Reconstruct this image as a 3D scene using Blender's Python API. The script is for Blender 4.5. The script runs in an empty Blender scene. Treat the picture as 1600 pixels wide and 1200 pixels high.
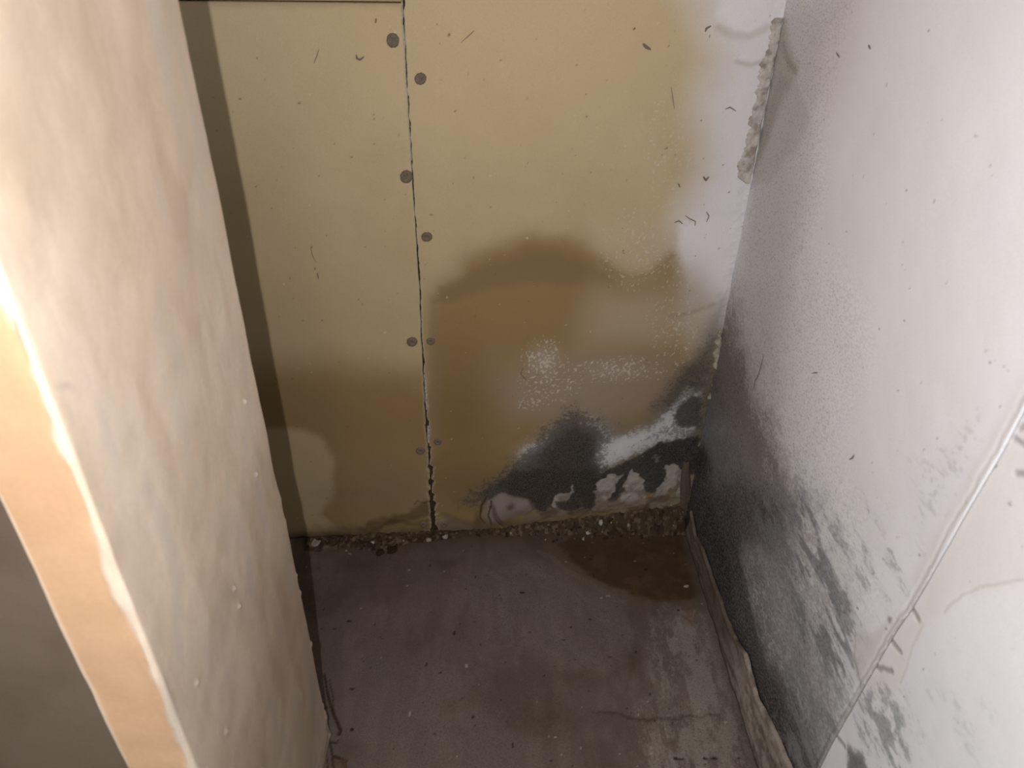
import bpy, bmesh, math, random
import numpy as np
from mathutils import Vector, Matrix

random.seed(7)
S = bpy.context.scene
COL = S.collection

# ------------------------------------------------------------------ camera
FPX = 1155.0
_n = np.array([-35.0, 1770.0, FPX]); _d = np.array([-33.0, -752.0, FPX])
ZC = -_n / np.linalg.norm(_n)
YC = _d - _d.dot(ZC) * ZC; YC /= np.linalg.norm(YC)
XC = np.cross(YC, ZC)
if XC[0] < 0: XC = -XC
CAM = np.array([0.0, 0.0, 1.0])
# columns: camera axes in world coordinates (camera right, up, back)
right = np.array([XC[0], YC[0], ZC[0]]); down = np.array([XC[1], YC[1], ZC[1]]); fwd = np.array([XC[2], YC[2], ZC[2]])
cd = bpy.data.cameras.new('camera'); cam = bpy.data.objects.new('camera', cd); COL.objects.link(cam)
cam.matrix_world = Matrix(((right[0], -down[0], -fwd[0], 0), (right[1], -down[1], -fwd[1], 0),
                           (right[2], -down[2], -fwd[2], 1.0), (0, 0, 0, 1)))
cd.sensor_width = 36; cd.lens = FPX / 1600 * 36; cd.clip_start = .01
cd.dof.use_dof = True; cd.dof.focus_distance = 1.15; cd.dof.aperture_fstop = 7
S.camera = cam

# ------------------------------------------------------------------ light
S.view_settings.view_transform = 'Standard'; S.view_settings.look = 'None'
S.view_settings.gamma = 1; S.view_settings.use_curve_mapping = False
S.view_settings.exposure = 0
w = bpy.data.worlds.new('world'); S.world = w; w.use_nodes = True
w.node_tree.nodes['Background'].inputs[0].default_value = (1, .93, .84, 1)
w.node_tree.nodes['Background'].inputs[1].default_value = 0.15

def lamp(kind, name, loc, energy, color, size, target=None):
    l = bpy.data.lights.new(name, kind); l.energy = energy; l.color = color
    if kind == 'AREA': l.size = size
    else: l.shadow_soft_size = size
    o = bpy.data.objects.new(name, l); COL.objects.link(o); o.location = loc
    if target is not None:
        o.rotation_euler = (Vector(target) - Vector(loc)).to_track_quat('-Z', 'Y').to_euler()
    return o
lamp('POINT', 'torch_light', (-.055, 0.0, 1.02), 17.2, (1, .97, .98), .004)
lamp('POINT', 'warm_bulb_light', (-.20, .06, 1.08), 1.9, (1, .62, .24), .05)
lamp('AREA', 'added_fill_light', (-.22, -.45, .75), 4.0, (.82, .92, 1), .6, (.27, .45, .30))  # unseen cool fill lamp, added to brighten the right wall and the left strip

# ------------------------------------------------------------------ planes of the nook
XR = .376                                   # right wall
TB, YB = .055, 1.023                        # back wall: y = YB + TB x
EB = np.array([1, TB, 0]) / math.hypot(1, TB); NB = np.array([TB, -1, 0]) / math.hypot(1, TB)
PX0, PX1, PY0, PY1 = -.281, -.229, .322, .614   # free-standing end of the left wall

def ray(p):
    d = np.array([p[0] - 800, p[1] - 600, FPX]); return np.array([d @ XC, d @ YC, d @ ZC])
def on_back(p):
    d = ray(p); q = CAM + d * (YB / (d[1] - TB * d[0])); return (float((q - np.array([0, YB, 0])) @ EB), float(q[2]))
def on_right(p):
    d = ray(p); q = CAM + d * (XR / d[0]); return (float(q[1]), float(q[2]))
def on_floor(p):
    d = ray(p); q = CAM - d / d[2]; return (float(q[0]), float(q[1]))
def on_side(p):
    d = ray(p); q = CAM + d * (PX1 / d[0]); return (float(q[1]), float(q[2]))
def back_pt(a, z, h=0.0):
    q = np.array([0, YB, 0]) + EB * a + NB * h; return (q[0], q[1], z)

# ------------------------------------------------------------------ noise and masks (in metres on each surface)
def vnoise(u, v, seed):
    r = np.random.RandomState(seed).rand(256, 256)
    iu = np.floor(u).astype(int); iv = np.floor(v).astype(int)
    fu = u - iu; fv = v - iv; fu = fu * fu * (3 - 2 * fu); fv = fv * fv * (3 - 2 * fv)
    a = r[iu & 255, iv & 255]; b = r[(iu + 1) & 255, iv & 255]; c = r[iu & 255, (iv + 1) & 255]; d = r[(iu + 1) & 255, (iv + 1) & 255]
    return (a * (1 - fu) + b * fu) * (1 - fv) + (c * (1 - fu) + d * fu) * fv
def fbm(u, v, fr, seed, oct=4, ax=1.0, ay=1.0):
    s = 0; t = 0; am = 1.0
    for k in range(oct):
        s = s + am * vnoise(u * fr * ax + 17.3 * k, v * fr * ay + 5.1 * k, seed + k); t += am; am *= .55; fr *= 2.03
    return s / t                                  # 0..1, mean .5
def ss(e0, e1, x):
    t = np.clip((x - e0) / (e1 - e0), 0, 1); return t * t * (3 - 2 * t)

class Surf:
    """a painted surface: coordinates U, V in metres, albedo colour and relief per vertex"""
    def __init__(s, U, V, to, base):
        s.U, s.V, s.to = U, V, to
        s.wu = (fbm(U, V, 14, 91) - .5); s.wv = (fbm(U, V, 14, 47) - .5)
        s.fu = (fbm(U, V, 90, 33, 3) - .5); s.fv = (fbm(U, V, 90, 71, 3) - .5)
        s.c = np.ones(U.shape + (3,)) * np.array(base); s.h = np.zeros(U.shape); s.m = np.zeros(U.shape); s.wet = np.zeros(U.shape)
    def warped(s, amp, fine):
        return s.U + s.wu * amp + s.fu * fine, s.V + s.wv * amp + s.fv * fine
    def sd(s, pts, amp=.0, fine=0.0, px=True):
        """signed distance to a polygon, positive inside"""
        P = [s.to(p) if px else p for p in pts]; u, v = s.warped(amp, fine)
        dist = np.full(u.shape, 1e9); ins = np.zeros(u.shape, bool)
        for i in range(len(P)):
            (x0, y0), (x1, y1) = P[i], P[(i + 1) % len(P)]
            ex, ey = x1 - x0, y1 - y0; L = ex * ex + ey * ey + 1e-12
            t = np.clip(((u - x0) * ex + (v - y0) * ey) / L, 0, 1)
            dist = np.minimum(dist, np.hypot(u - x0 - t * ex, v - y0 - t * ey))
            c = (y0 > v) != (y1 > v)
            with np.errstate(divide='ignore', invalid='ignore'):
                ins ^= c & (u < (x1 - x0) * (v - y0) / (y1 - y0 + 1e-12) + x0)
        return np.where(ins, dist, -dist)
    def poly(s, pts, soft=.004, amp=.0, fine=0.0):
        return ss(-soft, soft, s.sd(pts, amp, fine))
    def line(s, pts, w, soft=.002, amp=0.0, fine=0.0):
        P = [s.to(p) for p in pts]; u, v = s.warped(amp, fine); dist = np.full(u.shape, 1e9)
        for (x0, y0), (x1, y1) in zip(P[:-1], P[1:]):
            ex, ey = x1 - x0, y1 - y0; L = ex * ex + ey * ey + 1e-12
            t = np.clip(((u - x0) * ex + (v - y0) * ey) / L, 0, 1)
            dist = np.minimum(dist, np.hypot(u - x0 - t * ex, v - y0 - t * ey))
        return 1 - ss(w - soft, w + soft, dist)
    def blob(s, p, rx, ry, amp=0.0, fine=0.0, edge=1.0):
        """soft ellipse, radii in photo pixels measured at p"""
        c = s.to(p); a = s.to((p[0] + rx, p[1])); b = s.to((p[0], p[1] + ry)); u, v = s.warped(amp, fine)
        M = np.array([[a[0] - c[0], b[0] - c[0]], [a[1] - c[1], b[1] - c[1]]]); I = np.linalg.inv(M)
        x = (u - c[0]) * I[0, 0] + (v - c[1]) * I[0, 1]; y = (u - c[0]) * I[1, 0] + (v - c[1]) * I[1, 1]
        r = np.hypot(x, y); return 1 - ss(1 - edge, 1.0, r)
    def mix(s, mask, col, k=1.0):
        m = np.clip(mask * k, 0, 1)[..., None]; s.c = s.c * (1 - m) + np.array(col) * m
    def tint(s, mask, col, k=1.0):
        m = np.clip(mask * k, 0, 1)[..., None]; s.c = s.c * (1 - m) + s.c * np.array(col) * m
    def speck(s, mask, col, k=1.0, fr=260, seed=5, w=.10, ax=1.0, ay=1.0):
        """colour in grains that close up where the mask is strong"""
        n = .45 * fbm(s.U, s.V, fr * .35, seed, 3, ax, ay) + .55 * fbm(s.U, s.V, 370, seed + 50, 2, max(ax, .45), ay)
        n = np.clip((n - .30) / .40, 0, 1); w = max(w, .15) * 2.0
        o = .55 * ss(-w, w, mask * (1 + 2 * w) - w - n) + .45 * np.clip(mask, 0, 1) ** 1.3; s.mix(o, col, k); s.m = np.maximum(s.m, o * (.42 if max(col) < .21 else .30 if max(col) < .36 else 0))
        if min(col) > .38: s.m = s.m * (1 - o)
    def mould(s, mask, k=1.0):
        s.m = np.maximum(s.m, np.clip(mask * k, 0, 1))

# ------------------------------------------------------------------ object helpers
def link(name, me, mat, parent=None, smooth=True, kind=None):
    o = bpy.data.objects.new(name, me); COL.objects.link(o)
    if mat: me.materials.append(mat)
    if parent: o.parent = parent
    if kind: o['kind'] = kind
    if smooth: me.polygons.foreach_set('use_smooth', [True] * len(me.polygons))
    return o
def grid_mesh(name, P, surf=None, rim=None):
    """P: (n, m, 3) array of points; rim: vector by which the border is extruded"""
    n, m = P.shape[:2]; V = P.reshape(-1, 3); idx = np.arange(n * m).reshape(n, m)
    F = np.stack([idx[:-1, :-1], idx[1:, :-1], idx[1:, 1:], idx[:-1, 1:]], -1).reshape(-1, 4)
    border = np.concatenate([idx[0, :], idx[1:, -1], idx[-1, -2::-1], idx[-2:0:-1, 0]])
    nb = 0
    if rim is not None:
        E = V[border] + np.array(rim); nb = len(border); b2 = np.arange(nb) + len(V)
        F2 = np.stack([border, np.roll(border, -1), np.roll(b2, -1), b2], -1)
        V = np.concatenate([V, E]); F = np.concatenate([F, F2])
    me = bpy.data.meshes.new(name); me.from_pydata(V.tolist(), [], F.tolist()); me.update()
    if surf is not None:
        c = np.ones((len(V), 4), np.float32); c[:n * m, :3] = np.clip(surf.c.reshape(-1, 3), 0, 1)
        mo = np.zeros(len(V), np.float32); mo[:n * m] = surf.m.ravel()
        we = np.zeros(len(V), np.float32); we[:n * m] = surf.wet.ravel()
        if nb: c[n * m:, :3] = c[border, :3] * .8; mo[n * m:] = mo[border]
        me.color_attributes.new('Albedo', 'FLOAT_COLOR', 'POINT').data.foreach_set('color', c.ravel())
        me.attributes.new('mould', 'FLOAT', 'POINT').data.foreach_set('value', mo)
        me.attributes.new('wet', 'FLOAT', 'POINT').data.foreach_set('value', we)
    return me

def surface_material(name, rough=.85, spec=.25, grain=.10, gscale=700, mould_col=(.020, .018, .017), mscale=(520, 520, 520), bump=.25, brush=None):
    m = bpy.data.materials.new(name); m.use_nodes = True; N = m.node_tree.nodes; L = m.node_tree.links
    b = N['Principled BSDF']; b.inputs['Specular IOR Level'].default_value = spec
    at = N.new('ShaderNodeVertexColor'); at.layer_name = 'Albedo'
    tc = N.new('ShaderNodeTexCoord')
    no = N.new('ShaderNodeTexNoise'); no.inputs['Scale'].default_value = gscale; no.inputs['Detail'].default_value = 4
    L.new(tc.outputs['Object'], no.inputs['Vector'])
    mr = N.new('ShaderNodeMapRange'); mr.inputs[1].default_value = .25; mr.inputs[2].default_value = .75
    mr.inputs[3].default_value = 1 - grain; mr.inputs[4].default_value = 1 + grain; L.new(no.outputs['Fac'], mr.inputs[0])
    sc = N.new('ShaderNodeVectorMath'); sc.operation = 'SCALE'; L.new(at.outputs['Color'], sc.inputs[0]); L.new(mr.outputs[0], sc.inputs['Scale'])
    # speckled mould: grain threshold by the density stored on the surface
    mp = N.new('ShaderNodeMapping'); mp.inputs['Scale'].default_value = mscale; L.new(tc.outputs['Object'], mp.inputs['Vector'])
    n2 = N.new('ShaderNodeTexNoise'); n2.inputs['Scale'].default_value = 1; n2.inputs['Detail'].default_value = 5; n2.inputs['Roughness'].default_value = .65
    L.new(mp.outputs[0], n2.inputs['Vector'])
    a2 = N.new('ShaderNodeAttribute'); a2.attribute_name = 'mould'
    mm = N.new('ShaderNodeMath'); mm.operation = 'MULTIPLY_ADD'; mm.inputs[1].default_value = .62; mm.inputs[2].default_value = -.81   # density*k - .8
    L.new(a2.outputs['Fac'], mm.inputs[0])
    ad = N.new('ShaderNodeMath'); ad.operation = 'ADD'; L.new(mm.outputs[0], ad.inputs[0]); L.new(n2.outputs['Fac'], ad.inputs[1])
    r2 = N.new('ShaderNodeMapRange'); r2.inputs[1].default_value = -.13; r2.inputs[2].default_value = .13; L.new(ad.outputs[0], r2.inputs[0])
    mx = N.new('ShaderNodeMix'); mx.data_type = 'RGBA'; L.new(r2.outputs[0], mx.inputs[0]); L.new(sc.outputs[0], mx.inputs[6]); mx.inputs[7].default_value = (*mould_col, 1)
    g1 = N.new('ShaderNodeMath'); g1.operation = 'MULTIPLY_ADD'; g1.inputs[1].default_value = 9.5; g1.inputs[2].default_value = -4.75; L.new(n2.outputs['Fac'], g1.inputs[0])
    g2 = N.new('ShaderNodeMath'); g2.operation = 'MULTIPLY_ADD'; g2.inputs[2].default_value = 1; L.new(g1.outputs[0], g2.inputs[0]); L.new(a2.outputs['Fac'], g2.inputs[1])
    g3 = N.new('ShaderNodeClamp'); g3.inputs[1].default_value = .45; g3.inputs[2].default_value = 1.7; L.new(g2.outputs[0], g3.inputs[0])
    g4 = N.new('ShaderNodeVectorMath'); g4.operation = 'SCALE'; L.new(mx.outputs[2], g4.inputs[0]); L.new(g3.outputs[0], g4.inputs['Scale'])
    L.new(g4.outputs[0], b.inputs['Base Color'])
    aw = N.new('ShaderNodeAttribute'); aw.attribute_name = 'wet'
    rr = N.new('ShaderNodeMapRange'); rr.inputs[3].default_value = rough; rr.inputs[4].default_value = .5; L.new(aw.outputs['Fac'], rr.inputs[0]); L.new(rr.outputs[0], b.inputs['Roughness'])
    bp = N.new('ShaderNodeBump'); bp.inputs['Strength'].default_value = bump; bp.inputs['Distance'].default_value = .0012
    src = no.outputs['Fac']
    if brush:
        mp2 = N.new('ShaderNodeMapping'); mp2.inputs['Scale'].default_value = brush; L.new(tc.outputs['Object'], mp2.inputs['Vector'])
        n3 = N.new('ShaderNodeTexNoise'); n3.inputs['Scale'].default_value = 1; n3.inputs['Detail'].default_value = 4; L.new(mp2.outputs[0], n3.inputs['Vector'])
        a3 = N.new('ShaderNodeMath'); a3.operation = 'ADD'; L.new(no.outputs['Fac'], a3.inputs[0]); L.new(n3.outputs['Fac'], a3.inputs[1]); src = a3.outputs[0]
    L.new(src, bp.inputs['Height']); L.new(bp.outputs[0], b.inputs['Normal'])
    return m
def plain(name, col, rough=.85, var=.25, scale=300, bump=.4):
    m = bpy.data.materials.new(name); m.use_nodes = True; N = m.node_tree.nodes; L = m.node_tree.links
    b = N['Principled BSDF']; b.inputs['Roughness'].default_value = rough; b.inputs['Specular IOR Level'].default_value = .25
    tc = N.new('ShaderNodeTexCoord'); no = N.new('ShaderNodeTexNoise'); no.inputs['Scale'].default_value = scale; no.inputs['Detail'].default_value = 5
    L.new(tc.outputs['Object'], no.inputs['Vector'])
    cr = N.new('ShaderNodeValToRGB'); cr.color_ramp.elements[0].position = .3; cr.color_ramp.elements[1].position = .7
    cr.color_ramp.elements[0].color = (*[c * (1 - var) for c in col], 1); cr.color_ramp.elements[1].color = (*[min(1, c * (1 + var)) for c in col], 1)
    L.new(no.outputs['Fac'], cr.inputs[0]); L.new(cr.outputs[0], b.inputs['Base Color'])
    bp = N.new('ShaderNodeBump'); bp.inputs['Strength'].default_value = bump; bp.inputs['Distance'].default_value = .001; L.new(no.outputs['Fac'], bp.inputs['Height']); L.new(bp.outputs[0], b.inputs['Normal'])
    return m

M_back = surface_material('painted_plasterboard', rough=.8, grain=.05, gscale=600, mscale=(430, 430, 430), bump=.12, mould_col=(.050, .042, .035))
M_right = surface_material('mouldy_white_paint', rough=.5, spec=.6, grain=.05, gscale=800, mould_col=(.13, .125, .13), mscale=(480, 260, 480), bump=.13, brush=(500, 120, 500))
M_floor = surface_material('concrete', rough=.9, grain=.16, gscale=420, mould_col=(.012, .009, .007), mscale=(500, 500, 500), bump=.35)
M_left = surface_material('painted_plaster', rough=.85, grain=.04, gscale=250, bump=.12, brush=(200, 120, 35))
M_dark = plain('dark_void', (.045, .028, .016), var=.5, scale=200)
M_brown = plain('brown_dirt', (.030, .018, .009), var=.5, scale=900)
M_rust = plain('rusty_metal', (.14, .105, .075), rough=.7, var=.3, scale=500)
M_chip = plain('plaster_crumb', (.42, .38, .33), var=.2, scale=600)
M_grey = plain('grey_crumb', (.10, .078, .058), var=.3, scale=600)
M_fibre = plain('dark_fibre', (.17, .13, .10), var=.2)
M_filler = plain('old_filler', (.36, .32, .27), var=.3, scale=350)

# ------------------------------------------------------------------ colours (albedo, linear)
BEIGE = (.44, .347, .208)
PALE = (.63, .61, .63)
BROWN = (.26, .175, .085)
DKBROWN = (.175, .115, .05)

STAIN_ARC = [(668, 545), (668, 500), (673, 466), (682, 450), (706, 428), (735, 402), (780, 385), (830, 375), (880, 372), (915, 382), (945, 410),
             (985, 432), (1015, 428), (1036, 410), (1052, 400), (1070, 470), (1075, 560), (1090, 700), (1060, 900), (668, 900)]

def paint_back(s, side):
    U, V = s.U, s.V
    s.tint(np.ones(U.shape), (1.05, 1.05, 1.05), 1)
    s.tint(ss(.85, .45, V + s.wv * .25), (.86, .835, .79), 1)
    n1 = fbm(U, V, 3, 5, 4); s.c *= (1 + (n1[..., None] - .5) * .12)
    if side == 'right':
        # chalky pale area towards the corner
        s.mix(s.poly([(1085, -60), (1300, -60), (1300, 500), (1110, 520), (1075, 440), (1062, 350), (1100, 280), (1095, 180), (1120, 90)], .055, .03, .004), PALE, .95)
        s.mix(s.poly([(1130, -40), (1300, -40), (1230, 60), (1190, 50), (1150, 55), (1125, 20)], .010, .01, .004), (.66, .63, .64), .9)
        s.mix(s.poly([(1155, 75), (1190, 60), (1185, 95), (1150, 100)], .012, .01), (.64, .61, .62), .7)
        s.mix(s.poly([(1065, 345), (1150, 343), (1140, 420), (1120, 470), (1080, 440), (1060, 400)], .010, .012, .004), (.66, .63, .63), .8)
        s.tint(s.line([(1125, 42), (1145, 54), (1170, 54), (1200, 42)], .0045, .004, .01), (.78, .76, .70), .8)
        s.tint(s.line([(1150, 97), (1172, 102), (1192, 96)], .003, .003, .008), (.72, .70, .66), .8)
        s.mix(s.poly([(925, 345), (1060, 345), (1060, 400), (1030, 425), (985, 432), (945, 410), (930, 380)], .012, .01, .004), (.44, .36, .25), .45)
        # water stain
        st = s.poly(STAIN_ARC, .020, .02, .004)
        s.mix(s.poly(STAIN_ARC, .045, .02), BROWN, .55)
        s.mix(st, (.222, .143, .054), .80)
        s.mix(s.blob((835, 405), 140, 45, .03), DKBROWN, .45)
        s.mix(s.poly([(676, 472), (684, 448), (735, 420), (800, 402), (880, 398), (950, 425), (975, 436), (940, 450), (850, 446), (760, 453), (700, 468)], .009, .02, .006), (.18, .12, .055), .6)
        s.tint(s.line([(940, 408), (958, 424), (985, 433), (1015, 429), (1040, 410), (1054, 398)], .0035, .004, .008, .003), (.80, .76, .70), .7)
        s.mix(s.blob((1000, 500), 120, 60, .03), (.40, .31, .20), .7)
        s.mix(s.blob((1085, 470), 45, 90, .03), (.45, .40, .37), .8)
        s.mix(s.poly([(930, 448), (1050, 440), (1110, 470), (1090, 545), (900, 552), (905, 500)], .045, .02), (.36, .28, .185), .6)
        s.tint(s.line([(1050, 494), (1080, 488), (1115, 476)], .003, .004, .01), (.75, .70, .62), .6)
        s.mix(s.blob((900, 610), 230, 85, .04), (.30, .235, .185), .75)
        s.mix(s.blob((720, 640), 90, 150, .04), (.178, .105, .035), .7)
        s.mix(s.blob((740, 760), 130, 70, .03), (.166, .105, .044), .7)
        s.mix(s.poly([(880, 556), (960, 550), (1050, 553), (1085, 560), (1085, 640), (900, 640)], .012, .012), (.27, .205, .16), .35)
        s.mix(s.poly([(672, 460), (680, 462), (690, 640), (690, 700), (672, 700)], .006, .01), (.22, .15, .085), .5)
        # chalky salt speckles
        sp = fbm(U, V, 380, 301, 1)
        dens = np.maximum.reduce([s.blob((850, 562), 45, 42, .01), s.blob((970, 578), 95, 26, .01) * .75, s.blob((860, 600), 60, 40, .01) * .6,
                                  s.blob((835, 628), 40, 16, .01) * .7, s.blob((1060, 500), 60, 90, .01) * .32, s.blob((1010, 390), 90, 90, .01) * .16, s.blob((1060, 250), 70, 160, .02) * .12])
        s.mix(s.blob((850, 562), 42, 40, .01), (.36, .31, .25), .55)
        s.mix(s.blob((965, 578), 95, 26, .01), (.33, .27, .215), .5)
        s.mix(ss(.80, .98, sp + dens * .36) * (dens > .02), (.50, .44, .37), .7)
        # dirt towards the corner
        s.mix(s.poly([(1130, 470), (1135, 700), (1050, 690), (1020, 640), (1050, 590), (1085, 560), (1108, 500)], .022, .02, .006), (.13, .105, .085), .75)
        s.mould(s.poly([(1130, 500), (1135, 690), (1040, 690), (1030, 640), (1060, 575)], .02, .02, .006), .42)
        # grey underlying growth, then white mould bands
        s.mix(s.poly([(740, 775), (810, 725), (860, 675), (905, 650), (990, 668), (1050, 630), (1095, 600), (1100, 760), (930, 790), (830, 795)], .030, .03, .01), (.15, .13, .112), .8)
        s.speck(s.poly([(800, 745), (812, 705), (850, 680), (905, 650), (945, 655), (965, 690), (940, 740), (850, 745)], .035, .03, .012), (.43, .40, .38), .8, 230, 12, .25)
        s.speck(s.blob((838, 706), 34, 26, .01, .01), (.52, .50, .49), .9, 260, 13, .3)
        s.speck(s.poly([(920, 725), (932, 692), (975, 678), (1015, 668), (1055, 636), (1075, 612), (1094, 618), (1087, 672), (1040, 690), (1000, 702), (960, 722), (935, 735)], .022, .02, .012), (.58, .575, .57), .95, 300, 14, .3)
        # black mould
        BK = (.075, .061, .050)
        s.speck(s.poly([(725, 785), (760, 745), (815, 715), (850, 670), (900, 640), (945, 655), (950, 700), (940, 800), (830, 795)], .035, .04, .02), BK, .85, 240, 15, .15)
        s.speck(s.poly([(750, 772), (785, 746), (812, 740), (838, 735), (848, 712), (868, 690), (900, 668), (924, 683), (932, 715), (945, 738), (945, 762), (930, 784), (905, 774), (890, 788), (868, 792), (840, 782), (820, 780), (790, 777)], .022, .025, .016), (.050, .041, .034), .85, 240, 16, .2)
        s.speck(s.poly([(790, 742), (850, 735), (930, 735), (935, 775), (850, 790), (795, 775)], .012, .02, .016), (.042, .033, .024), .85, 200, 17, .2)
        b2 = s.poly([(938, 742), (960, 730), (1000, 712), (1022, 697), (1055, 686), (1095, 680), (1090, 745), (1070, 735), (1050, 742), (1035, 758), (1020, 772), (1000, 765), (985, 745), (968, 775), (955, 790), (945, 770)], .004, .010, .010)
        s.mix(b2, (.058, .053, .048), .85); s.speck(b2 * .6, (.028, .023, .020), .8, 220, 18, .2)
        s.speck(s.poly([(1000, 716), (1030, 696), (1095, 680), (1092, 735), (1040, 735)], .010, .02, .01), (.035, .028, .024), .8, 150, 19, .2)
        b3 = s.poly([(1052, 655), (1062, 638), (1085, 618), (1100, 625), (1098, 665), (1070, 668)], .007, .012, .008); s.speck(b3, (.060, .056, .053), .9, 260, 20, .25)
        s.speck(s.poly([(980, 698), (1030, 690), (1090, 680), (1100, 560), (1080, 570), (1045, 655)], .02, .02, .01) * .55, (.075, .066, .06), .8, 300, 21, .12)
        s.speck(s.poly([(1010, 640), (1050, 585), (1085, 560), (1110, 520), (1120, 640), (1060, 650)], .025, .02, .01) * .5, (.07, .06, .05), .7, 260, 22, .12)
        # flaked-off places showing pale board in the black
        for P in [[(928, 785), (930, 756), (955, 738), (970, 742), (960, 768), (948, 782)],
                  [(968, 782), (978, 755), (990, 730), (1005, 750), (1012, 775), (1000, 788)],
                  [(1015, 785), (1030, 758), (1040, 752), (1040, 728), (1060, 728), (1066, 738), (1050, 760), (1035, 785)],
                  [(1055, 775), (1062, 745), (1070, 735), (1070, 780)],
                  [(862, 788), (872, 772), (885, 770), (895, 758), (888, 785), (875, 798)]]:
            q = s.poly(P, .0022, .008, .014); s.mix(q, (.33, .29, .25), .95); s.tint(q * ss(.45, .7, fbm(U, V, 60, 23)), (.55, .5, .45), .8); s.m *= 1 - q * .9; s.h -= q * .0008
        q = s.line([(1020, 714), (1028, 716), (1026, 722)], .0022, .002, .004, .02); s.mix(q, (.2, .18, .16), .8)
        # peeled pale band above the rubble
        q = s.poly([(822, 806), (880, 792), (930, 784), (1010, 780), (1068, 770), (1068, 800), (960, 800), (880, 808), (820, 822)], .005, .012, .008)
        s.mix(q, (.185, .145, .11), .8); s.m *= 1 - q * .8; s.tint(q * ss(.42, .6, fbm(U, V, 70, 19, 3, ax=.4)), (.5, .42, .34), .8)
        # blistered paint
        q = s.poly([(752, 800), (762, 778), (782, 768), (806, 775), (826, 780), (832, 795), (812, 806), (790, 806), (776, 822), (758, 820)], .004, .01, .006)
        s.mix(q, (.22, .172, .145), .85); s.m *= 1 - q
        s.speck(s.poly([(832, 776), (848, 776), (856, 800), (842, 800)], .006, .008, .01), (.045, .034, .025), .9, 240, 61, .2)
        s.speck(s.poly([(868, 786), (905, 780), (912, 792), (892, 800), (874, 798)], .006, .008, .01), (.045, .034, .025), .9, 240, 62, .2)
        s.speck(s.poly([(905, 762), (932, 775), (925, 800), (912, 795)], .005, .008, .01), (.04, .03, .022), .9, 240, 63, .2)
        s.h += s.blob((782, 795), 36, 34) * .014 + s.blob((815, 792), 22, 16) * .006
        s.mix(s.line([(762, 775), (752, 790), (750, 808), (757, 818)], .0018, .001, 0, .003), (.06, .035, .02)); s.h -= s.line([(766, 790), (770, 806), (782, 822)], .003, .003) * .004
        s.mix(s.line([(768, 780), (763, 800), (768, 820)], .0016, .001, 0, .003), (.06, .035, .02))
        s.mix(s.blob((797, 788), 11, 8, .004, .004), (.08, .05, .03), .9)
        s.mix(s.line([(770, 785), (775, 800), (785, 815)], .003, .003, 0, .003), (.10, .07, .055), .8)
        s.mix(s.poly([(735, 830), (745, 800), (755, 820), (775, 828), (770, 838), (740, 840)], .006, .006, .006), (.09, .055, .025), .8)
        # torn lower corner beside the joint
        s.mix(s.poly([(684, 812), (700, 806), (735, 822), (738, 836), (700, 842), (682, 838)], .004, .006, .006), (.26, .21, .165), .8)
        s.mix(s.poly([(690, 800), (712, 805), (735, 820), (700, 818)], .006, .006, .004), (.15, .095, .05), .7)
    else:
        s.mix(s.poly([(300, 590), (520, 560), (700, 590), (700, 900), (300, 900)], .05, .04), (.222, .146, .056), .85)
        s.mix(s.poly([(300, 640), (440, 600), (560, 610), (700, 590), (700, 700), (300, 680)], .05, .04), (.21, .14, .06), .5)
        s.mix(s.blob((625, 632), 75, 32, .03), (.26, .145, .06), .6)
        lp = s.poly([(280, 668), (380, 668), (450, 670), (498, 682), (518, 715), (524, 770), (505, 800), (530, 830), (380, 850), (280, 850)], .010, .02, .004)
        s.mix(lp, (.39, .305, .175), .85)
        s.tint(s.blob((530, 770), 70, 14, .02), (.8, .76, .7), .5)
        s.mix(s.blob((600, 770), 110, 60, .03), (.21, .155, .09), .7)
        st = s.poly([(560, 826), (575, 812), (605, 806), (640, 800), (655, 788), (672, 780), (680, 800), (650, 812), (600, 820), (590, 834), (560, 838)], .006, .02, .01)
        s.mix(st, (.10, .06, .025), .75)
        s.tint(s.line([(575, 832), (610, 812), (650, 818), (672, 812)], .004, .004, .02, .006), (.6, .5, .4), .8)
        s.tint(s.line([(600, 845), (630, 828), (660, 826)], .004, .004, .02, .006), (.65, .55, .45), .8)
        s.tint(s.line([(648, 788), (652, 782), (662, 786), (672, 782)], .0016, .001, 0, .002), (.6, .5, .4), .8)
        s.mix(s.line([(450, 838), (520, 836), (570, 838), (670, 838)], .006, .006, .01, .008), (.15, .10, .055), .7)
        s.tint(s.line([(330, 1), (620, 3)], .006, .005, .008, .004), (.72, .68, .64), .6)
    # tiny scattered specks of dirt
    k = fbm(U, V, 170, 611 + (side == 'right'), 2)
    s.mix(ss(.885, .93, k), (.14, .10, .06), .8)
    k = fbm(U, V, 150, 811 + (side == 'right'), 2); s.mix(ss(.91, .95, k), (.55, .5, .4), .6)
    # general soiling at the very bottom
    s.mix(ss(.045, .006, V + s.wv * .03) * 1.0, (.11, .075, .042), .8)

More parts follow.
